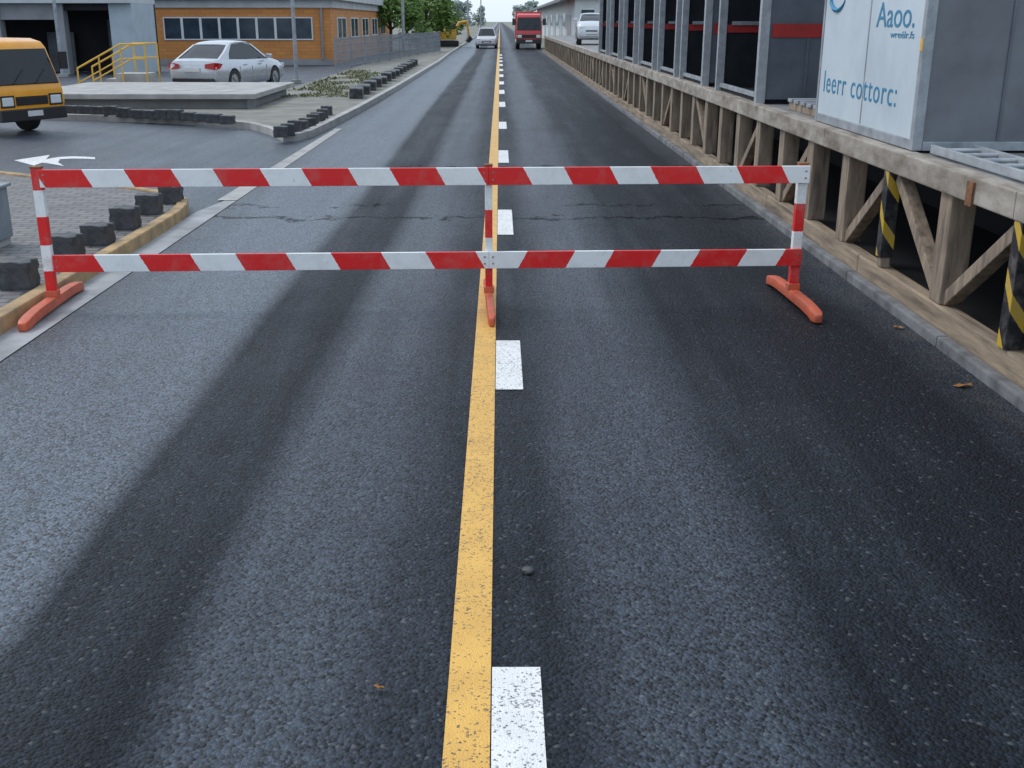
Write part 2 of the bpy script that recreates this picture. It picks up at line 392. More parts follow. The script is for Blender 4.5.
# ------------------------------------------------------------------ platform
pf=thing('loading_platform','long raised timber-posted loading platform along the right edge of the road','platform',(3.05,6,0))
mb=MB(); mb.box(3.105,14,2.4,78,1.0,1.116); mb.build('deck',M['deck'],pf,world=True)
yy=2.4
while yy<78:
    y2=min(yy+3.9,78); mb=MB(); mb.box(2.945,3.10,yy+.003,y2-.003,.965,1.128); mb.build('edge_beam',M['fascia'],pf,bevel=.01,world=True); yy=y2
yy=2.4
while yy<78:
    y2=yy+3.3 if yy<20 else 78
    mb=MB(); mb.box(2.97,3.085,yy+.004,y2-.004,-.04,.215); mb.build('sill',M['sill'],pf,bevel=.014,world=True); yy=y2
ys=[6.24+1.125*i for i in range(-3,64)]
for i,y in enumerate(ys):
    w=.10; xa,xb=2.975,3.15
    if i in (3,5): w=.044; xa,xb=2.965,3.045
    mb=MB(); mb.box(xa+.006,xb,y-w,y+w,.216,.964); o=mb.build('post',M['wood'],pf,bevel=.012,world=True)
    if i in (3,5):
        mb=MB(); mb.box(xa-.010,xb+.01,y-w-.010,y+w+.010,.30 if i==5 else .217,.962); q=mb.build('warning_board',M['warn'],o,bevel=.004,world=True)
    if i<len(ys)-1 and (i<9 or i%3==0) and i not in (6,8):
        y0,y1=y+.08,ys[i+1]-.08
        za,zb=(.93,.25) if i%2==1 else (.25,.93)
        mb=MB(); mb.bar((3.06,y0,za),(3.06,y1,zb),.09,.10,up=(1,0,0)); mb.build('brace',M['wood'],pf,bevel=.008,world=True)
mb=MB(); mb.box(5.0,5.1,2.4,78,0,.995); mb.build('back_wall',M['dark_wall'],pf,world=True)  # added to stop light leaking under the deck, coloured dark as shade
mb=MB(); mb.box(3.10,5.0,2.4,78,-.01,.012); mb.build('underdeck_shade',M['dark_wall'],pf,world=True)  # dark sheet added as the shade on the ground below the deck
b0=PX(972,182,2.94)
mb=MB(); mb.box(2.928,2.943,b0.y-.045,b0.y+.045,.95,1.10); mb.build('rusty_bracket',M['rust'],pf,world=True)

# ------------------------------------------------------------------ lettered container
CX=3.06; CY0=8.30; CY1=10.96; CZ=1.13
ct=thing('cargo_container','white cargo container with blue lettering, nearest on the loading platform','container',(CX,CY0,CZ))
mb=MB(); mb.box(CX+.02,CX+6,CY0+.02,CY1-.02,CZ+.03,CZ+2.55)
bd=mb.build('body',M['cont_grey'],ct,bevel=.01,world=True)
mb=MB(); mb.box(CX+.004,CX+.018,CY0+.07,CY1-.05,CZ+.08,CZ+2.48); dp=mb.build('lettered_panel',M['cont_white'],ct,bevel=.003,world=True)
mb=MB(); mb.box(CX+.001,CX+.003,CY0+1.28,CY0+1.30,CZ+.09,CZ+2.47); mb.build('panel_seam',M['steel_paint'],dp,world=True)
for (a,b) in ((CY0,CY0+.07),(CY1-.05,CY1)):
    mb=MB(); mb.box(CX-.004,CX+.07,a,b,CZ+.004,CZ+2.58); mb.build('corner_post',M['steel_paint'],ct,bevel=.006,world=True)
for (a,b) in ((CZ+.004,CZ+.08),(CZ+2.48,CZ+2.58)):
    mb=MB(); mb.box(CX-.001,CX+.05,CY0+.072,CY1-.052,a,b); mb.build('frame_rail',M['steel_paint'],ct,bevel=.006,world=True)
mb=MB(); mb.box(CX+.072,CX+6,CY0-.004,CY0+.06,CZ+.004,CZ+.07); mb.build('bottom_rail',M['steel_paint'],ct,bevel=.006,world=True)
for k in range(4):
    xx_=CX+.62+.8*k; mb=MB(); mb.box(xx_,xx_+.02,CY0+.010,CY0+.03,CZ+.08,CZ+2.5); mb.build('side_seam',M['unit_side'],ct,world=True)
def text(body,size,p,parent,mat,sx=1.0,off=0.0,spacing=1.0):
    cu=bpy.data.curves.new('t','FONT'); cu.body=body; cu.size=size; cu.extrude=.0015; cu.offset=off; cu.space_character=spacing
    to=bpy.data.objects.new('t',cu); col.objects.link(to); bpy.context.view_layer.update()
    me=bpy.data.meshes.new_from_object(to.evaluated_get(bpy.context.evaluated_depsgraph_get()))
    bpy.data.objects.remove(to)
    r=parent
    while r.parent: r=r.parent
    m=Matrix(((0,0,-1,p[0]),(-sx,0,0,p[1]),(0,1,0,p[2]),(0,0,0,1)))
    me.transform(r.matrix_basis.inverted()@m)
    me.materials.clear(); me.materials.append(mat)
    o=bpy.data.objects.new('lettering',me); col.objects.link(o); o.parent=parent
    return o,max(v.co.y for v in me.vertices)-min(v.co.y for v in me.vertices)
TX=CX+.002
def fit(body,px0,px1,py0,py1,size_h,off=0,spacing=1.0):
    a=PX(px0,py1,TX); b=PX(px1,py1,TX); L=a.y-b.y
    top=PX((px0+px1)/2,py0,TX).z; bot=PX((px0+px1)/2,py1,TX).z
    sz=(top-bot)/size_h
    o,w=text(body,sz,(TX,a.y,bot),dp,M['blue'],1.0,off,spacing)
    bpy.data.objects.remove(o)
    text(body,sz,(TX,a.y,bot),dp,M['blue'],L/w,off,spacing)
fit('Aaoo.',876,914,1,27,.70,0)
fit('wre\u00e9lr.fs',890,914,32,38,.6,0)
fit('leerr cottorc:',822,895,74,99,.72,-.001,1.15)
mb=MB(); c0=PX(839,-5,TX)
mb.tube([(TX-.002,c0.y+.22*math.cos(t),c0.z+.13*math.sin(t)) for t in [R(a) for a in range(-160,70,15)]],[.004+.02*math.sin(k/15*3.14) for k in range(16)],6)
mb.build('blue_swoosh',M['blue'],dp,world=True)
mb=MB(); q=PX(911,42,CX-.004); mb.box(CX-.008,CX-.0045,CY0+.012,CY0+.058,q.z-.06,q.z+.03); mb.build('yellow_sticker',M['yellow'],ct,world=True)

# ladder lying on deck
ld=thing('metal_ladder','silver metal ladder lying on the platform edge before the white container','ladder',(3.3,6.2,1.128))
for x in (3.17,3.47):
    mb=MB(); mb.bar((x,5.5,1.16),(x,8.2,1.16),.03,.06); mb.build('rail',M['steel'],ld,bevel=.004,world=True)
for k in range(9):
    y=5.65+k*.3; mb=MB(); mb.cyl((3.17,y,1.165),(3.47,y,1.165),.016); mb.build('rung',M['steel'],ld,world=True)
pl=thing('steel_pallet','low grey pallet on the platform between the white container and the dark units','pallet',(3.5,11.5,1.117))
for k in range(5):
    mb=MB(); y=11.4+k*.26; mb.box(3.2,4.4,y,y+.17,1.20,1.235); mb.build('top_slat',M['steel_paint'],pl,bevel=.005,world=True)
for x in (3.22,3.75,4.28):
    mb=MB(); mb.box(x,x+.1,11.4,12.61,1.12,1.199); mb.build('bearer',M['wood'],pl,world=True)

# dark open-fronted units
ustart=[13.35,17.0,19.75,22.65,25.95,29.3,32.7]; uend=[15.95,19.2,21.95,25.05,28.3,31.7,35.2]
for i,(a,b) in enumerate(zip(ustart,uend)):
    lab='dark open-fronted cargo unit on the platform, '+ORD[i]+' beyond the white lettered container'
    u=thing('cargo_unit',lab,'container',(CX,a,1.12),0,'dark cargo units lined up on the platform')
    z0=1.122; z1=z0+2.5
    mb=MB(); mb.box(CX+.06,CX+5,a+.02,a+.06,z0+.05,z1-.05); s=mb.build('side_panel',M['unit_side'],u,world=True)
    mb=MB(); mb.box(CX+.09,CX+5,a+.008,a+.0198,1.87,2.02); mb.build('red_band',M['red_band'],s,world=True)
    for k in range(6):
        mb=MB(); mb.box(CX+.5+k*.75,CX+.53+k*.75,a+.006,a+.0196,z0+.06,1.865); mb.build('panel_rib',M['unit_side'],s,world=True)
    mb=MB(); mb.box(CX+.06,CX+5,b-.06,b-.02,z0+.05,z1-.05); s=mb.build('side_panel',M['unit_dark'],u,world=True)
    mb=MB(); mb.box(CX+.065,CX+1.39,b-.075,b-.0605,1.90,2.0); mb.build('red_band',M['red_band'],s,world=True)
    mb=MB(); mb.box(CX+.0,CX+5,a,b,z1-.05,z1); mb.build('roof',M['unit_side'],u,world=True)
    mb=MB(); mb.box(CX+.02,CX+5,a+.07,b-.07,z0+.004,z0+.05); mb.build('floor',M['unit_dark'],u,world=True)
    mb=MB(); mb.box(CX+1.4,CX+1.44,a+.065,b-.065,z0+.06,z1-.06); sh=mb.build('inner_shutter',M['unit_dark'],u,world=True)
    for (p,q) in ((a-.004,a+.10),(b-.08,b+.004)):
        mb=MB(); mb.box(CX-.05,CX+.058,p,q,z0+.002,z1-.055); mb.build('corner_post',M['steel'],u,bevel=.006,world=True)
    mb=MB(); mb.box(CX+.0,CX+.055,a+.105,b-.085,z0+.055,z0+.11); mb.build('threshold',M['steel_paint'],u,bevel=.005,world=True)
    mb=MB(); mb.bar((CX+.9,a+.12,z0+.06),(CX+.9,a+.12,z1-.06),.06,.06); mb.build('inner_stud',M['steel_paint'],u,world=True)
    mb=MB(); mb.bar((CX+.12,b-.09,z0+.9),(CX+1.38,b-.09,z0+.9),.03,.05); mb.build('inner_rail',M['steel_paint'],u,world=True)

# ------------------------------------------------------------------ vehicles
def wheels(t,xs,hw,r,w):
    for x in xs:
        for s in (-1,1):
            mb=MB(); y=s*(hw-w/2); mb.cyl((x,y-w/2,r),(x,y+w/2,r),r,seg=24); wh=mb.build('wheel',M['tyre'],t,bevel=.02,smooth=40)
            mb=MB(); mb.cyl((x,s*(hw-.02),r),(x,s*(hw+.004),r),r*.66,r*.6,20)
            for k in range(5):
                an=2*math.pi*k/5; mb.bar((x,s*(hw+.006),r),(x+math.cos(an)*r*.55,s*(hw+.006),r+math.sin(an)*r*.55),.012,.05,up=(0,1,0))
            mb.build('rim',M['rim'],wh,smooth=40)
def densify(st,k=4):
    out=[]
    for i in range(len(st)-1):
        p0=st[max(i-1,0)]; p1=st[i]; p2=st[i+1]; p3=st[min(i+2,len(st)-1)]
        for j in range(k):
            t=j/k
            v=[]
            for a,b,c,d in zip(p0,p1,p2,p3):
                v.append(.5*((2*b)+(-a+c)*t+(2*a-5*b+4*c-d)*t*t+(-a+3*b-3*c+d)*t**3))
            v[0]=p1[0]+(p2[0]-p1[0])*t
            out.append(tuple(v))
    out.append(st[-1]); return out
def car(name,label,cat,loc,rz,paint,L=4.45,W=1.76,HT=1.44,hatch=False,group=None):
    t=thing(name,label,cat,loc,rz,group); hw=W/2
    if hatch: st=[(-.5,.84,.40,.80),(-.49,.92,.28,.92),(-.45,.97,.22,.95),(-.33,1,.2,.95),(-.1,1,.18,.93),(.15,1,.18,.92),(.3,1,.2,.92),(.42,.95,.22,.84),(.48,.88,.28,.72),(.5,.78,.36,.6)]
    else: st=[(-.5,.80,.42,.80),(-.49,.90,.32,.90),(-.45,.955,.25,.955),(-.36,.99,.2,.965),(-.1,1,.18,.94),(.15,1,.18,.93),(.28,.99,.2,.91),(.40,.95,.22,.84),(.475,.87,.28,.72),(.5,.74,.36,.58)]
    rings=[]
    for xf,wf,zb,zt in densify(st):
        h=hw*wf; d=zt-zb; x=xf*L
        half=[(0,zb),(.80*h,zb),(.93*h,zb+.04*d),(.98*h,zb+.14*d),(h,zb+.34*d),(1.0*h,zb+.52*d),(.985*h,zb+.70*d),(.955*h,zb+.84*d),(.90*h,zb+.94*d),(.80*h,zt),(.5*h,zt+.012),(0,zt+.02)]
        full=half+[(-a,b) for a,b in reversed(half[1:-1])]
        rings.append([Vector((x,a,b)) for a,b in full])
    mb=MB(); mb.loft(rings); body=mb.build('body',paint,t,smooth=50)
    cm=MB()
    for x in (-.285*L,.30*L):
        for s in (-1,1): cm.cyl((x,s*(hw-.27),.32),(x,s*(hw+.2),.32),.365,seg=28)
    cut(body,cm)
    wheels(t,(-.285*L,.30*L),hw-.015,.315,.2)
    if hatch: pr=[(-.475*L,.93),(-.40*L,HT-.04),(-.3*L,HT),(.0,HT),(.06*L,HT-.03),(.24*L,.92)]
    else: pr=[(-.415*L,.955),(-.33*L,1.13),(-.25*L,HT-.10),(-.20*L,HT-.035),(-.13*L,HT-.004),(-.03*L,HT),(.03*L,HT-.03),(.07*L,HT-.085),(.24*L,.915)]
    bw=.84*hw; tw=.64*hw
    def wz(z):
        f=max(0,(z-.92)/(HT-.92)); return bw+(tw-bw)*f**1.35
    NS=[-1,-.9,-.5,0,.5,.9,1]
    mb=MB(); mb.loft([[Vector((x+ (0 if abs(f)>.95 else (.02 if x>0 else -.02)),f*wz(z),z)) for x,z in pr] for f in NS]); cab=mb.build('windows',M['glass'],t,smooth=30)
    tp=pr[1:5] if hatch else pr[2:8]
    mb=MB(); secs=[]
    for f in (-1,-.92,-.8,-.5,0,.5,.8,.92,1):
        cr=.034*(1-abs(f)**2.5)-.012*(abs(f)>.95); ed=.03 if abs(f)==1 else 0
        secs.append([Vector((x,f*(wz(z)+.014),z+.006+cr)) for x,z in tp]+[Vector((x,f*(wz(z)+.014),z-.035-ed)) for x,z in reversed(tp)])
    mb.loft(secs); mb.build('roof',paint,t,smooth=60)
    for s in (-1,1):
        pil=((pr[0],pr[1],.10),(pr[5],pr[4],.07)) if hatch else ()
        for a,b,w in pil:
            mb=MB(); mb.bar((a[0],s*(wz(a[1])-.012),a[1]-.03),(b[0],s*(wz(b[1])-.012),b[1]),.04,w); mb.build('pillar',paint,t,bevel=.012)
        if not hatch:
            q=[(-.44*L,.93),(-.335*L,1.15),(-.25*L,HT-.09),(-.20*L,HT-.05),(-.225*L,HT-.12),(-.285*L,1.10),(-.30*L,.93)]
            mb=MB(); mb.loft([[Vector((x,s*(wz(z)+.012),z)) for x,z in q],[Vector((x,s*(wz(z)-.05),z)) for x,z in q]]); mb.build('pillar',paint,t)
            q=[(.26*L,.90),(.075*L,HT-.085),(.05*L,HT-.06),(.055*L,HT-.10),(.215*L,.93)]
            mb=MB(); mb.loft([[Vector((x,s*(wz(z)+.012),z)) for x,z in q],[Vector((x,s*(wz(z)-.05),z)) for x,z in q]]); mb.build('pillar',paint,t)
        mb=MB(); mb.box(.17*L,.21*L,s*(hw-.04),s*(hw+.13),.93,1.05); mb.build('mirror',paint,t,bevel=.03)
        for xh in (-.13*L,.08*L):
            mb=MB(); mb.box(xh-.08,xh+.08,s*(hw*.985),s*(hw+.018),.75,.78); mb.build('door_handle',paint,t,bevel=.006)
        for xh in (-.205*L,-.035*L,.17*L):
            mb=MB(); mb.box(xh-.004,xh+.004,s*(hw-.06),s*(hw+.001),.36,.72); mb.build('door_seam',M['seam'],t)
        mb=MB(); mb.loft([[Vector((-.497*L,s*hw*.52,.70)),Vector((-.497*L,s*hw*.52,.82)),Vector((-.492*L,s*hw*.80,.86)),Vector((-.470*L,s*hw*.955,.85)),Vector((-.440*L,s*hw*.985,.82)),Vector((-.470*L,s*hw*.965,.68)),Vector((-.494*L,s*hw*.80,.66))],
                          [Vector((-.512*L,s*hw*.52,.70)),Vector((-.510*L,s*hw*.52,.82)),Vector((-.502*L,s*hw*.86,.86)),Vector((-.478*L,s*hw*.99,.85)),Vector((-.440*L,s*hw*1.01,.82)),Vector((-.478*L,s*hw*1.0,.68)),Vector((-.505*L,s*hw*.84,.66))]]); mb.build('tail_light',M['tail'],t)
        mb=MB(); mb.box(.455*L,.492*L,s*hw*.48,s*hw*.86,.60,.73); mb.build('headlight',M['lamp'],t,bevel=.02)
    mb=MB(); mb.box(-.512*L,-.49*L,-.27,.27,.60,.71); mb.build('number_plate',M['plate'],t,bevel=.005)
    mb=MB(); mb.box(-.503*L,-.46*L,-hw*.82,hw*.82,.30,.40); mb.build('rear_bumper',M['black'],t,bevel=.02)
    mb=MB(); mb.box(.45*L,.503*L,-hw*.4,hw*.4,.40,.58); mb.build('grille',M['black'],t,bevel=.02)
    mb=MB(); mb.box(.46*L,.507*L,-.25,.25,.42,.52); mb.build('number_plate',M['plate'],t,bevel=.005)
    return t
car('parked_car','silver four-door saloon parked behind the concrete ledge, seen from its rear','car',(-8.60,36.5,0),R(73),M['silver'])
car('approaching_car','pale car far down the left lane beside the yellow line','car',(-1.06,92,0),R(-90),M['pale'],L=4.2,W=1.7,HT=1.5,hatch=True)
car('small_hatchback','small white hatchback parked on the far end of the loading platform','car',(3.80,48.5,1.117),R(-93),M['pale'],L=3.3,W=1.2,HT=1.22,hatch=True)

def lorry(name,label,cat,loc,rz,paint,S=1.0,W=1.5,box=False,wx=.0):
    t=thing(name,label,cat,loc,rz); hw=W/2; k_=W/1.5
    def V(x,y,z): return Vector((x*S,y*S,z*S))
    pr=[(-1.0,.36),(.93,.36),(.99,.46),(.985,.82),(.955,.90),(.70,1.59),(.60,1.69),(.36,1.745),(-1.0,1.76)]
    def wz(z): return hw if z<1.0 else hw-.06*(z-1.0)/.75
    mb=MB(); mb.loft([[V(x,-wz(z),z) for x,z in pr],[V(x,wz(z),z) for x,z in pr]])
    body=mb.build('cab',paint,t,bevel=.035*S,smooth=30)
    cm=MB()
    for s in (-1,1): cm.cyl(V(wx,s*(hw-.28),.3),V(wx,s*(hw+.2),.3),.37*S,seg=24)
    cut(body,cm)
    a=(.945,.93); b=(.715,1.555); nx,nz=.02,.008
    mb=MB()
    mb.loft([[V(a[0]+nx,-.70*k_,a[1]+nz),V(a[0]+nx,.70*k_,a[1]+nz),V(b[0]+nx,.65*k_,b[1]+nz),V(b[0]+nx,-.65*k_,b[1]+nz)],
             [V(a[0]-.03,-.70*k_,a[1]-.02),V(a[0]-.03,.70*k_,a[1]-.02),V(b[0]-.03,.65*k_,b[1]-.02),V(b[0]-.03,-.65*k_,b[1]-.02)]]); ws=mb.build('windscreen',M['glass'],t,bevel=.008*S)
    for y in (-.35,.15):
        mb=MB(); mb.bar(V(.975,y,.95),V(.878,y+.32,1.2),.012*S,.014*S); mb.build('wiper',M['black'],ws)
    for s in (-1,1):
        q=[(.80,1.0),(.62,1.54),(-.1,1.58),(-.1,1.0)]
        mb=MB(); mb.loft([[V(x,s*(wz(z)+.008),z) for x,z in q],[V(x,s*(wz(z)-.02),z) for x,z in q]]); mb.build('side_window',M['glass'],t)
        q=[(-.22,1.05),(-.22,1.58),(-.85,1.58),(-.85,1.05)]
        mb=MB(); mb.loft([[V(x,s*(wz(z)+.008),z) for x,z in q],[V(x,s*(wz(z)-.02),z) for x,z in q]]); mb.build('side_window',M['glass'],t)
        mb=MB(); mb.box(.96*S,1.005*S,s*.42*S*k_,s*.67*S*k_,.56*S,.72*S); hl=mb.build('headlight',M['lamp'],t,bevel=.02*S)
        mb=MB(); mb.box(.955*S,.9985*S,s*.39*S*k_,s*.70*S*k_,.53*S,.75*S); mb.build('bezel',M['black'],hl,bevel=.01*S)
        mb=MB(); mb.box(.96*S,1.0*S,s*.702*S*k_,s*.745*S*k_,.56*S,.72*S); mb.build('indicator',M['yellow'],t,bevel=.01*S)
        mb=MB(); mb.bar(V(.72,s*(hw-.05),1.3),V(.93,s*(hw+.12),1.42),.025*S,.025*S); mb.box(.91*S,.97*S,s*(hw+.04)*S,s*(hw+.20)*S,1.18*S,1.50*S); mb.build('mirror',M['black'],t)
        mb=MB(); mb.box(-.17*S,-.155*S,s*(hw-.02)*S,s*(hw+.006)*S,.7*S,.97*S); mb.build('door_seam',M['black'],t)
        mb=MB(); mb.box(-.1*S,.06*S,s*(hw-.02)*S,s*(hw+.02)*S,.86*S,.90*S); mb.build('door_handle',M['black'],t)
    mb=MB(); mb.box(.93*S,1.04*S,-hw*.99*S,hw*.99*S,.28*S,.50*S); mb.build('bumper',M['black'],t,bevel=.02*S)
    mb=MB(); mb.box(.96*S,1.0*S,-.36*S,.36*S,.56*S,.72*S)
    for k in range(3): mb.box(1.0*S,1.006*S,-.34*S,.34*S,(.58+.045*k)*S,(.595+.045*k)*S)
    mb.build('grille',M['black'],t)
    mb=MB(); mb.box(1.04*S,1.05*S,-.17*S,.17*S,.36*S,.46*S); mb.build('number_plate',M['plate'],t)
    for x in (wx,-2.1):
        for s in (-1,1):
            mb=MB(); mb.cyl(V(x,s*(hw-.2),.3),V(x,s*(hw-.01),.3),.3*S,seg=24); wh=mb.build('wheel',M['tyre'],t,bevel=.02*S,smooth=40)
            mb=MB(); mb.cyl(V(x,s*(hw-.04),.3),V(x,s*(hw+.003),.3),.17*S,.14*S,16); mb.build('rim',M['rim'],wh)
    if box:
        mb=MB(); mb.box(-3.4*S,-1.05*S,-hw*1.03*S,hw*1.03*S,.55*S,1.85*S); mb.build('cargo_box',paint,t,bevel=.02*S)
    else:
        mb=MB(); mb.box(-3.2*S,-1.05*S,-hw*S,hw*S,.50*S,.62*S)
        for s in (-1,1): mb.box(-3.2*S,-1.05*S,s*(hw-.04)*S,s*hw*S,.622*S,.95*S)
        mb.build('cargo_bed',paint,t,bevel=.008*S)
    mb=MB(); mb.box(-3.1*S,-.9*S,-.35*S,.35*S,.36*S,.48*S); mb.build('chassis',M['black'],t)
    return t
lorry('delivery_truck','small orange truck with dark windscreen entering at the left edge of the junction','truck',(-9.66,21.75,-.006),R(-28),M['orange'])
lorry('red_truck','red truck far down the right lane, facing the camera','truck',(2.2,89,0),R(-90),M['red'],S=1.48,W=1.32,box=True)

# excavator
ex=thing('excavator','small yellow digger standing beside the road before the far trees','digger',(-4.55,96,.02),R(15))
for s in (-1,1):
    mb=MB(); mb.box(-1.0,1.0,s*.45,s*.78,0,.5); mb.build('track',M['tyre'],ex,bevel=.15,seg=3)
mb=MB(); mb.box(-.9,.8,-.75,.75,.56,1.2); mb.build('body',M['yellow'],ex,bevel=.08)
mb=MB(); mb.box(-.2,.7,-.72,.05,1.2,2.1); cb=mb.build('cab',M['yellow'],ex,bevel=.06)
mb=MB(); mb.box(-.1,.73,-.745,.0,1.4,1.98); mb.build('window',M['glass'],cb)
mb=MB(); mb.tube([(.7,.3,1.0),(1.3,.3,1.9),(1.9,.3,2.0)],[.14,.14,.1],8); mb.build('boom',M['yellow'],ex)
mb=MB(); mb.tube([(1.9,.3,2.0),(2.1,.3,.9)],[.1,.08],8); mb.build('arm',M['yellow'],ex)
mb=MB(); mb.extr([(2.1,0,.9),(2.35,0,.6),(2.1,0,.3),(1.8,0,.45)],(0,.6,0)); mb.build('bucket',M['black'],ex)

# ------------------------------------------------------------------ left pavement: stone blocks, cabinet
def stone(w,d,h):
    mb=MB(); mb.box(-w/2,w/2,-d/2,d/2,0,h)
    bmesh.ops.subdivide_edges(mb.bm,edges=mb.bm.edges[:],cuts=3,use_grid_fill=True)
    for v in mb.bm.verts:
        if v.co.z>.01: v.co+=Vector((random.uniform(-1,1)*.011,random.uniform(-1,1)*.011,random.uniform(-1,1)*.009))
    return mb.build('stone_block',M['black_stone'],None,bevel=.01,smooth=60)
base=[(15,290),(63,260),(95,246),(123,230),(147,215),(169,204)]
first=None
for i,(a,b) in enumerate(base):
    p=G(a,b,.10)
    o=stone(.235,.23,.2) if first is None else first.copy()
    if first is None: first=o
    else: col.objects.link(o)
    o.location=(p.x,p.y+.1,.10)
    o.rotation_euler=(0,0,random.uniform(-.12,.12)); o.scale=(1,1,random.uniform(.9,1.08))
    tag(o,'black stone block on the brick pavement edge, '+ORD[i]+' in the row from the camera','stone block','black stone blocks along the brick pavement')
cb=thing('utility_cabinet','grey cabinet on the brick pavement, cropped by the left edge of the photo','cabinet',(-4.8,9.6,.1))
mb=MB(); mb.box(-5.1,-4.50,9.75,10.1,.16,.62); mb.build('body',M['cabinet'],cb,bevel=.015,world=True)
mb=MB(); mb.box(-5.13,-4.47,9.72,10.13,.62,.65); mb.build('lid',M['cabinet'],cb,bevel=.01,world=True)
mb=MB(); mb.box(-5.08,-4.52,9.78,10.07,.10,.158); mb.build('plinth',M['concrete'],cb,world=True)
mb=MB(); mb.box(-5.07,-4.54,9.74,9.749,.2,.58); mb.build('door',M['cabinet'],cb,world=True)
for i in range(14):
    a=60+i*12.9; b=113.2+(a-62)*.058+(max(0,a-190)*.03)
    p=G(a,b,.1); o=first.copy(); col.objects.link(o); o.location=(p.x,p.y,.10); o.scale=(1.12,1.1,.95*random.uniform(.85,1.15)); o.rotation_euler=(0,0,random.uniform(-.12,.12))
    tag(o,'dark stone block on the far kerb before the concrete ledge, '+ORD[i]+' from the left','stone block','dark stone blocks along the far kerb')
ip=[(284,137),(291,135),(297.5,132.5),(304,130),(310,127),(315.5,123.8),(320.5,120.8),(325,117.8),(329,115)]
for i,(a,b) in enumerate(ip):
    p=G(a,b,.1); o=first.copy(); col.objects.link(o); o.location=(p.x-.05,p.y,.10); o.scale=(1.0,1.1,1.0*random.uniform(.8,1.1)); o.rotation_euler=(0,0,random.uniform(-.4,.4))
    tag(o,'dark stone block on the rounded far corner, '+ORD[i]+' going away from the camera','stone block','dark stone blocks round the far corner')
for i in range(14):
    y=30.5+i*1.75; o=first.copy(); col.objects.link(o); o.location=(-3.85-.012*i,y,.10); o.scale=(1.5,5.2,1.25*random.uniform(.85,1.1))
    tag(o,'long dark stone beside the left kerb below the mesh fence, '+ORD[i]+' going away','stone block','long dark stones below the mesh fence')
# ledge
lg=thing('concrete_ledge','low concrete ledge with overhanging slab before the silver car','ledge',(-8,27,.1))
mb=MB(); mb.box(-11.2,-5.9,26.6,31.4,.1,.32); mb.build('base',M['wall_grey'],lg,world=True)
mb=MB(); mb.box(-11.4,-5.7,26.35,31.6,.322,.44); mb.build('slab',M['concrete'],lg,bevel=.015,world=True)
mb=MB(); mb.box(-5.9+.002,-5.73,26.4,26.8,.1,.32); mb.build('end_block',M['kerb'],lg,world=True)
# yellow stair rail
SX=.55
sr=thing('stair_railing','yellow tubular stair railing left of the silver car','railing',(-11.5+SX,33.3,.1))
p=[(-12.75+SX,33,.75),(-11.45+SX,33,1.42),(-10.75+SX,33,1.42)]
for dy in (0,1.2):
    mb=MB(); mb.tube([(a,b+dy,c) for a,b,c in p],.026,8); mb.build('handrail',M['yellow'],sr,world=True)
    mb=MB(); mb.tube([(a,b+dy,c-.4) for a,b,c in p],.02,8); mb.build('handrail',M['yellow'],sr,world=True)
    for a,b,c in p+[(-12.1+SX,33,1.08)]:
        mb=MB(); mb.cyl((a,b+dy,.1),(a,b+dy,c),.024,seg=8); mb.build('baluster',M['yellow'],sr,world=True)
st=thing('concrete_steps','grey concrete steps between the yellow railings','steps',(-11.5+SX,33.6,0))
for k in range(4):
    mb=MB(); mb.box(-12.6+.3*k+SX,-10.8+SX,33.1+.002*k,34.1-.002*k,0+.15*k+.002,.15*(k+1)); mb.build('step',M['concrete'],st,world=True)

# ------------------------------------------------------------------ buildings
BY=56.0
xl=PY(150,30,BY).x; xr=PY(331,30,BY).x
ob=thing('orange_building','orange-clad single-storey building with a white-framed window band behind the silver car','building',(xl,BY,0))
mb=MB(); mb.box(xl,xr,BY,86,0,3.0); mb.build('wall',M['clad'],ob,world=True)
zt=PY(240,17,BY).z; zb=PY(240,40,BY).z
mb=MB(); mb.box(xl-.05,xr+.45,BY-.5,86.5,3.02,3.4); mb.build('roof',M['roof'],ob,world=True)
mb=MB(); mb.box(xl,xr+.1,BY-.12,BY-.003,2.66,3.015); mb.build('fascia',M['roof'],ob,world=True)
mb=MB(); mb.box(xr+.003,xr+.12,BY,86,2.66,3.016); mb.build('fascia',M['roof'],ob,world=True)
mb=MB(); mb.box(xl,xr+.03,BY-.04,BY-.004,0.0,.28); mb.build('plinth',M['wall_grey'],ob,world=True)
nw=8; xa=PY(164,30,BY).x; xb=PY(313,30,BY).x
for k in range(nw):
    a=xa+(xb-xa)*k/nw; b=xa+(xb-xa)*(k+1)/nw
    mb=MB(); fw=.055
    mb.box(a,b-.004,BY-.06,BY-.003,zt-fw,zt); mb.box(a,b-.004,BY-.06,BY-.003,zb,zb+fw); mb.box(a,a+fw,BY-.06,BY-.003,zb+fw,zt-fw); mb.box(b-.004-fw,b-.004,BY-.06,BY-.003,zb+fw,zt-fw)
    w=mb.build('window',M['window_white'],ob,world=True)
    mb=MB(); mb.box(a+fw,b-fw,BY-.03,BY-.01,zb+fw,zt-fw); mb.build('pane',M['window_glass'],w,world=True)
for k in range(5):
    a=58+k*5.2; b=a+3.4
    mb=MB(); mb.box(xr+.003,xr+.06,a,b,zt-.06,zt); mb.box(xr+.003,xr+.06,a,b,zb,zb+.06); mb.box(xr+.003,xr+.06,a,a+.12,zb+.06,zt-.06); mb.box(xr+.003,xr+.06,b-.12,b,zb+.06,zt-.06); mb.box(xr+.003,xr+.05,(a+b)/2-.06,(a+b)/2+.06,zb+.06,zt-.06)
    w=mb.build('window',M['window_white'],ob,world=True)
    mb=MB(); mb.box(xr+.005,xr+.03,a+.12,b-.12,zb+.06,zt-.06); mb.build('pane',M['window_glass'],w,world=True)
xd=PY(322,30,BY).x
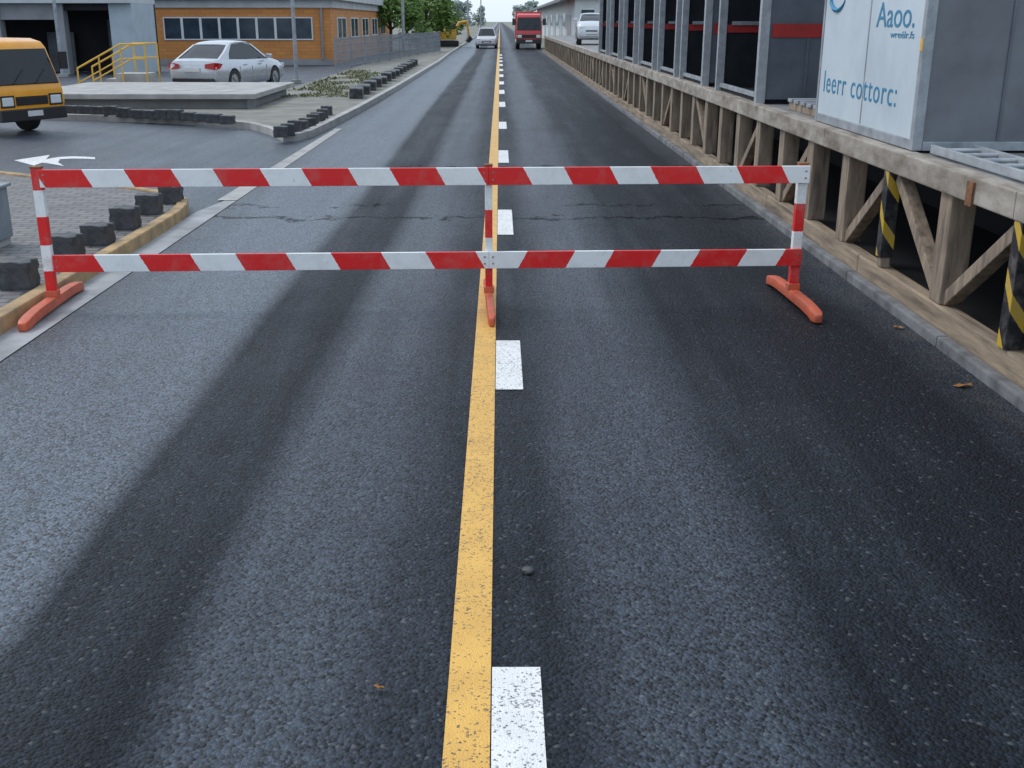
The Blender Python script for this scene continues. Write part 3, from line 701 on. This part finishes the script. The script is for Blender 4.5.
mb=MB(); mb.cyl((xd,BY-.07,0.28),(xd,BY-.07,2.66),.06,seg=8); mb.build('downpipe',M['wall_grey'],ob,world=True)
# dark garage
GY=46.0; GD=3.2
gx=lambda px: PY(px,40,GY).x
gr_=PY(158,40,GY+GD).x
gb=thing('garage_building','grey open-fronted garage with dark bays at the upper left','building',(gx(60),GY,0))
mb=MB(); mb.box(gx(-150),gr_,GY-.3,GY+GD,2.72,3.5); mb.build('roof',M['roof'],gb,world=True)
mb=MB(); mb.box(gx(-150),gr_,GY+GD-.2,GY+GD-.003,0,2.715); mb.build('back_wall',M['dark_wall'],gb,world=True)
mb=MB(); mb.box(gr_-.9,gr_-.002,GY,GY+GD-.21,0,2.716); mb.build('end_wall',M['wall_pale'],gb,world=True)
for a,b in ((58,66),(-60,2)):
    mb=MB(); mb.box(gx(a),gx(b),GY,GY+.5,0,2.716); mb.build('pier',M['wall_grey'],gb,world=True)
mb=MB(); mb.box(gx(2),gx(58),GY+.1,GY+.3,2.1,2.717); mb.build('lintel',M['wall_grey'],gb,world=True)
mb=MB(); mb.box(gx(22),gx(50),GY+2.6,GY+2.7,0,1.6); mb.build('roller_door',M['unit_side'],gb,world=True)
mb=MB(); mb.box(gx(66)+.01,gr_-.91,GY+.12,GY+.3,2.45,2.717); mb.build('lintel',M['dark_wall'],gb,world=True)
mb=MB(); mb.box(gx(84),gx(100),GY+GD-.26,GY+GD-.203,0,2.1); mb.build('inner_door',M['unit_side'],gb,world=True)
# warehouse right far
wb=thing('warehouse','long pale warehouse with windows and doors beyond the far end of the platform','building',(5.2,84,0))
mb=MB(); mb.box(5.4,22,84,170,0,3.6); mb.build('wall',M['pale_wall'],wb,world=True)
mb=MB(); mb.extr([(4.3,83.5,3.4),(4.3,83.5,3.62),(13,83.5,6.3),(22.5,83.5,3.62),(22.5,83.5,3.602),(5.3,83.5,3.602)],(0,87,0)); mb.build('roof',M['unit_side'],wb,world=True)
for k in range(6):
    mb=MB(); y=88+k*12; mb.box(5.36,5.397,y,y+5,0,2.5); mb.build('roller_door',M['wall_pale'],wb,world=True)
    mb=MB(); mb.box(5.35,5.397,y+6.2,y+10.6,1.5,2.7); w=mb.build('window',M['window_white'],wb,world=True)
    mb=MB(); mb.box(5.335,5.349,y+6.4,y+10.4,1.6,2.6); mb.build('pane',M['window_glass'],w,world=True)
for k in range(4):
    mb=MB(); x=5.8+k*1.6; mb.box(x,x+1.1,83.95,83.997,1.9,2.9); w=mb.build('window',M['window_white'],wb,world=True)
    mb=MB(); mb.box(x+.08,x+1.02,83.93,83.949,1.98,2.82); mb.build('pane',M['window_glass'],w,world=True)

# ------------------------------------------------------------------ fence
A=G(336,72.5); B=G(440,53)
fn=thing('mesh_fence','grey wire mesh fence along the left verge below the trees','fence',(A.x,A.y,.1))
d=(B-A); NP=10
for i in range(NP+1):
    q=A+d*i/NP; mb=MB(); mb.box(q.x-.03,q.x+.03,q.y-.03,q.y+.03,.05,1.42); mb.build('post',M['fence'],fn,world=True)
for i in range(NP):
    q0=A+d*i/NP; q1=A+d*(i+1)/NP; mb=MB()
    for z in (.2,.5,.8,1.1,1.36): mb.bar((q0.x,q0.y,z),(q1.x,q1.y,z),.02,.03)
    for k in range(1,20):
        q=q0+(q1-q0)*k/20; mb.box(q.x-.010,q.x+.010,q.y-.010,q.y+.010,.15,1.36)
    mb.build('mesh_panel',M['fence'],fn,world=True)
# poles
def pole(label,px,py,h,r,arm=None,name='lamp_post'):
    p=G(px,py); t=thing(name,label,'pole',(p.x,p.y,0))
    mb=MB(); mb.cyl((p.x,p.y,0),(p.x,p.y,h),r,r*.7,10); mb.build('shaft',M['steel_paint'],t,smooth=40,world=True)
    mb=MB(); mb.box(p.x-r*2.2,p.x+r*2.2,p.y-r*2.2,p.y+r*2.2,0,.12); mb.build('base',M['concrete'],t,world=True)
    if arm:
        mb=MB(); mb.box(p.x-1,p.x+1,p.y-.06,p.y+.06,h-.9,h-.78); ar=mb.build('crossarm',M['bark'],t,world=True)
        for k in (-.8,-.3,.3,.8):
            mb=MB(); mb.cyl((p.x+k,p.y,h-.78),(p.x+k,p.y,h-.6),.05,seg=8); mb.build('insulator',M['window_white'],ar,world=True)
    else:
        mb=MB(); mb.tube([(p.x,p.y,h-.1),(p.x+.5,p.y,h+.25),(p.x+1.2,p.y,h+.3)],.04,8); ar=mb.build('arm',M['steel_paint'],t,world=True)
        mb=MB(); mb.box(p.x+1.0,p.x+1.6,p.y-.12,p.y+.12,h+.22,h+.34); mb.build('lamp_head',M['steel_paint'],ar,world=True)
pole('slim grey pole before the dark garage at the upper left',63,77,6,.07)
pole('slim grey pole between the silver car and the grass patch',297,83,6,.07)
pole('grey pole at the mesh fence before the green tree',404,56,7,.1)
pole('distant utility pole left of the pale car',468,36,9,.14,True,'utility_pole')
pole('farthest utility pole right above the pale car',481,30.5,9,.16,True,'utility_pole')

# ------------------------------------------------------------------ trees, grass
def tree(label,x,y,h,cr,nleaf,ls,mat,low=.25,group=None):
    t=thing('leafy_tree',label,'tree',(x,y,0),0,group)
    mb=MB(); mb.tube([(0,0,-.1),(.05,0,h*.3),(-.05,.1,h*.6),(0,0,h*.85)],[.05*h*.5,.04*h*.5,.025*h*.5,.01*h*.5],8)
    cl=[]
    for k in range(14):
        an=random.uniform(0,6.28); rr=cr*random.uniform(.25,.85); z=h*random.uniform(low,.95)
        rr*=1-.45*max(0,(z/h-.6))/.4
        c=Vector((math.cos(an)*rr,math.sin(an)*rr,z)); cl.append((c,cr*random.uniform(.3,.52)))
        mb.tube([(0,0,z*.6),(c.x*.5,c.y*.5,z*.85),(c.x,c.y,c.z)],[.016*h,.01*h,.004*h],6)
    mb.build('trunk',M['bark'],t)
    mb=MB()
    for k in range(nleaf):
        c,r=random.choice(cl)
        v=Vector((random.gauss(0,1),random.gauss(0,1),random.gauss(0,1))).normalized()*r*random.uniform(.35,1.05)
        p=c+v
        if p.z<.3: continue
        a=Vector((random.uniform(-1,1),random.uniform(-1,1),random.uniform(-.6,.6))).normalized(); b=a.orthogonal().normalized()
        s=ls*random.uniform(.6,1.3)
        mb.face([p-a*s,p+b*s*.5,p+a*s,p-b*s*.5])
    mb.build('crown',mat,t)
tree('bushy green tree behind the mesh fence, nearest of the roadside trees',-7.6,80,5.2,2.6,3600,.2,M['leaf'],.2,'roadside trees on the left')
tree('green tree between the fence and the yellow digger',-5.9,93,5.0,2.2,3000,.2,M['leaf'],.25,'roadside trees on the left')
tree('green tree behind the yellow digger on the left verge',-6.3,112,6.4,2.6,2600,.24,M['leaf'],.2,'roadside trees on the left')
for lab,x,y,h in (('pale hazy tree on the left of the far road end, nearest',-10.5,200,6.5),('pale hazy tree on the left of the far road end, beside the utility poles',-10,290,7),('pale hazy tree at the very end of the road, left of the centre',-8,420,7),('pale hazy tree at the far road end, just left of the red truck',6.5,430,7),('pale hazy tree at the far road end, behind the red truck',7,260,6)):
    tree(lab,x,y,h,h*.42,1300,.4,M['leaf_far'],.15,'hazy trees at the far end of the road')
mb=MB()
for k in range(2600):
    x=random.uniform(-6.2,-4.1); y=random.uniform(30.5,47)
    if math.sin(x*3.1+y*.7)+math.sin(y*1.9-x)<-.5: continue
    h=random.uniform(.03,.10); a=random.uniform(0,6.28); w=.03
    dx,dy=math.cos(a)*w,math.sin(a)*w; lx,ly=random.uniform(-.08,.08),random.uniform(-.08,.08)
    mb.face([(x-dx,y-dy,.1),(x+dx,y+dy,.1),(x+lx,y+ly,.1+h)])
tag(mb.build('grass',M['grass']),'rough yellow green grass on the far left verge','grass',kind='stuff')
# small debris
def leaf(px,py,label,z=.006,s=.05,m='dry_leaf'):
    p=G(px,py,z); mb=MB(); pts=[]
    for k in range(9):
        an=k/9*6.28; r=s*(1 if k%2==0 else .55)*random.uniform(.8,1.1); pts.append(Vector((math.cos(an)*r,math.sin(an)*r*.7,random.uniform(.002,.016))))
    c=mb.bm.verts.new((0,0,.006)); vs=[mb.bm.verts.new(q) for q in pts]
    for k in range(9): mb.bm.faces.new((c,vs[k],vs[(k+1)%9]))
    o=mb.build('fallen_leaf',M[m]); o.location=p; o.rotation_euler=(0,0,random.uniform(0,6))
    tag(o,label,'leaf','dead leaves on the road')
leaf(380,690,'small orange leaf on the asphalt left of the yellow line',s=.022)
leaf(962,386,'brown leaf against the right kerb below the platform',s=.06)
leaf(897,328,'brown leaf on the asphalt by the right kerb near the barrier foot',s=.05)
mb=MB(); bmesh.ops.create_icosphere(mb.bm,subdivisions=2,radius=.026)
for v in mb.bm.verts: v.co*=random.uniform(.85,1.12); v.co.z*=.5
o=mb.build('road_stone',M['black_stone'],smooth=50); o.location=G(528,570,.009); tag(o,'small dark stone on the asphalt right of the white dash','stone')

# ------------------------------------------------------------------ light, world, camera
w=bpy.data.worlds.new('World'); scene.world=w; w.use_nodes=True
nt=w.node_tree; bg=nt.nodes['Background']
sk=nt.nodes.new('ShaderNodeTexSky'); sk.sky_type='NISHITA'; sk.sun_disc=False
EL,AZ=R(50),R(-60)
sk.sun_elevation=EL; sk.sun_rotation=AZ; sk.dust_density=1.5; sk.air_density=1.0; sk.ozone_density=1.5
mx=nt.nodes.new('ShaderNodeMix'); mx.data_type='RGBA'; mx.inputs[0].default_value=.68
mx.inputs[7].default_value=(8.0,9.3,10.8,1)
nt.links.new(sk.outputs[0],mx.inputs[6]); nt.links.new(mx.outputs[2],bg.inputs[0]); bg.inputs[1].default_value=.130
ld_=bpy.data.lights.new('sun','SUN'); ld_.energy=1.4; ld_.angle=R(22); ld_.color=(1,.95,.88)
so=bpy.data.objects.new('sun',ld_); col.objects.link(so)
sd=Vector((math.sin(AZ)*math.cos(EL),math.cos(AZ)*math.cos(EL),math.sin(EL)))
so.rotation_euler=sd.to_track_quat('Z','Y').to_euler(); so.location=(0,0,30)
cd=bpy.data.cameras.new('camera'); cam=bpy.data.objects.new('camera',cd); col.objects.link(cam)
cd.sensor_width=36; cd.lens=36*F/1024; cd.shift_x=12/1024; cd.clip_end=5000; cd.clip_start=.05
cam.location=(0,0,H); cam.rotation_euler=(R(90)-TH,0,0)
scene.camera=cam
scene.view_settings.view_transform='Standard'; scene.view_settings.look='None'; scene.view_settings.exposure=0
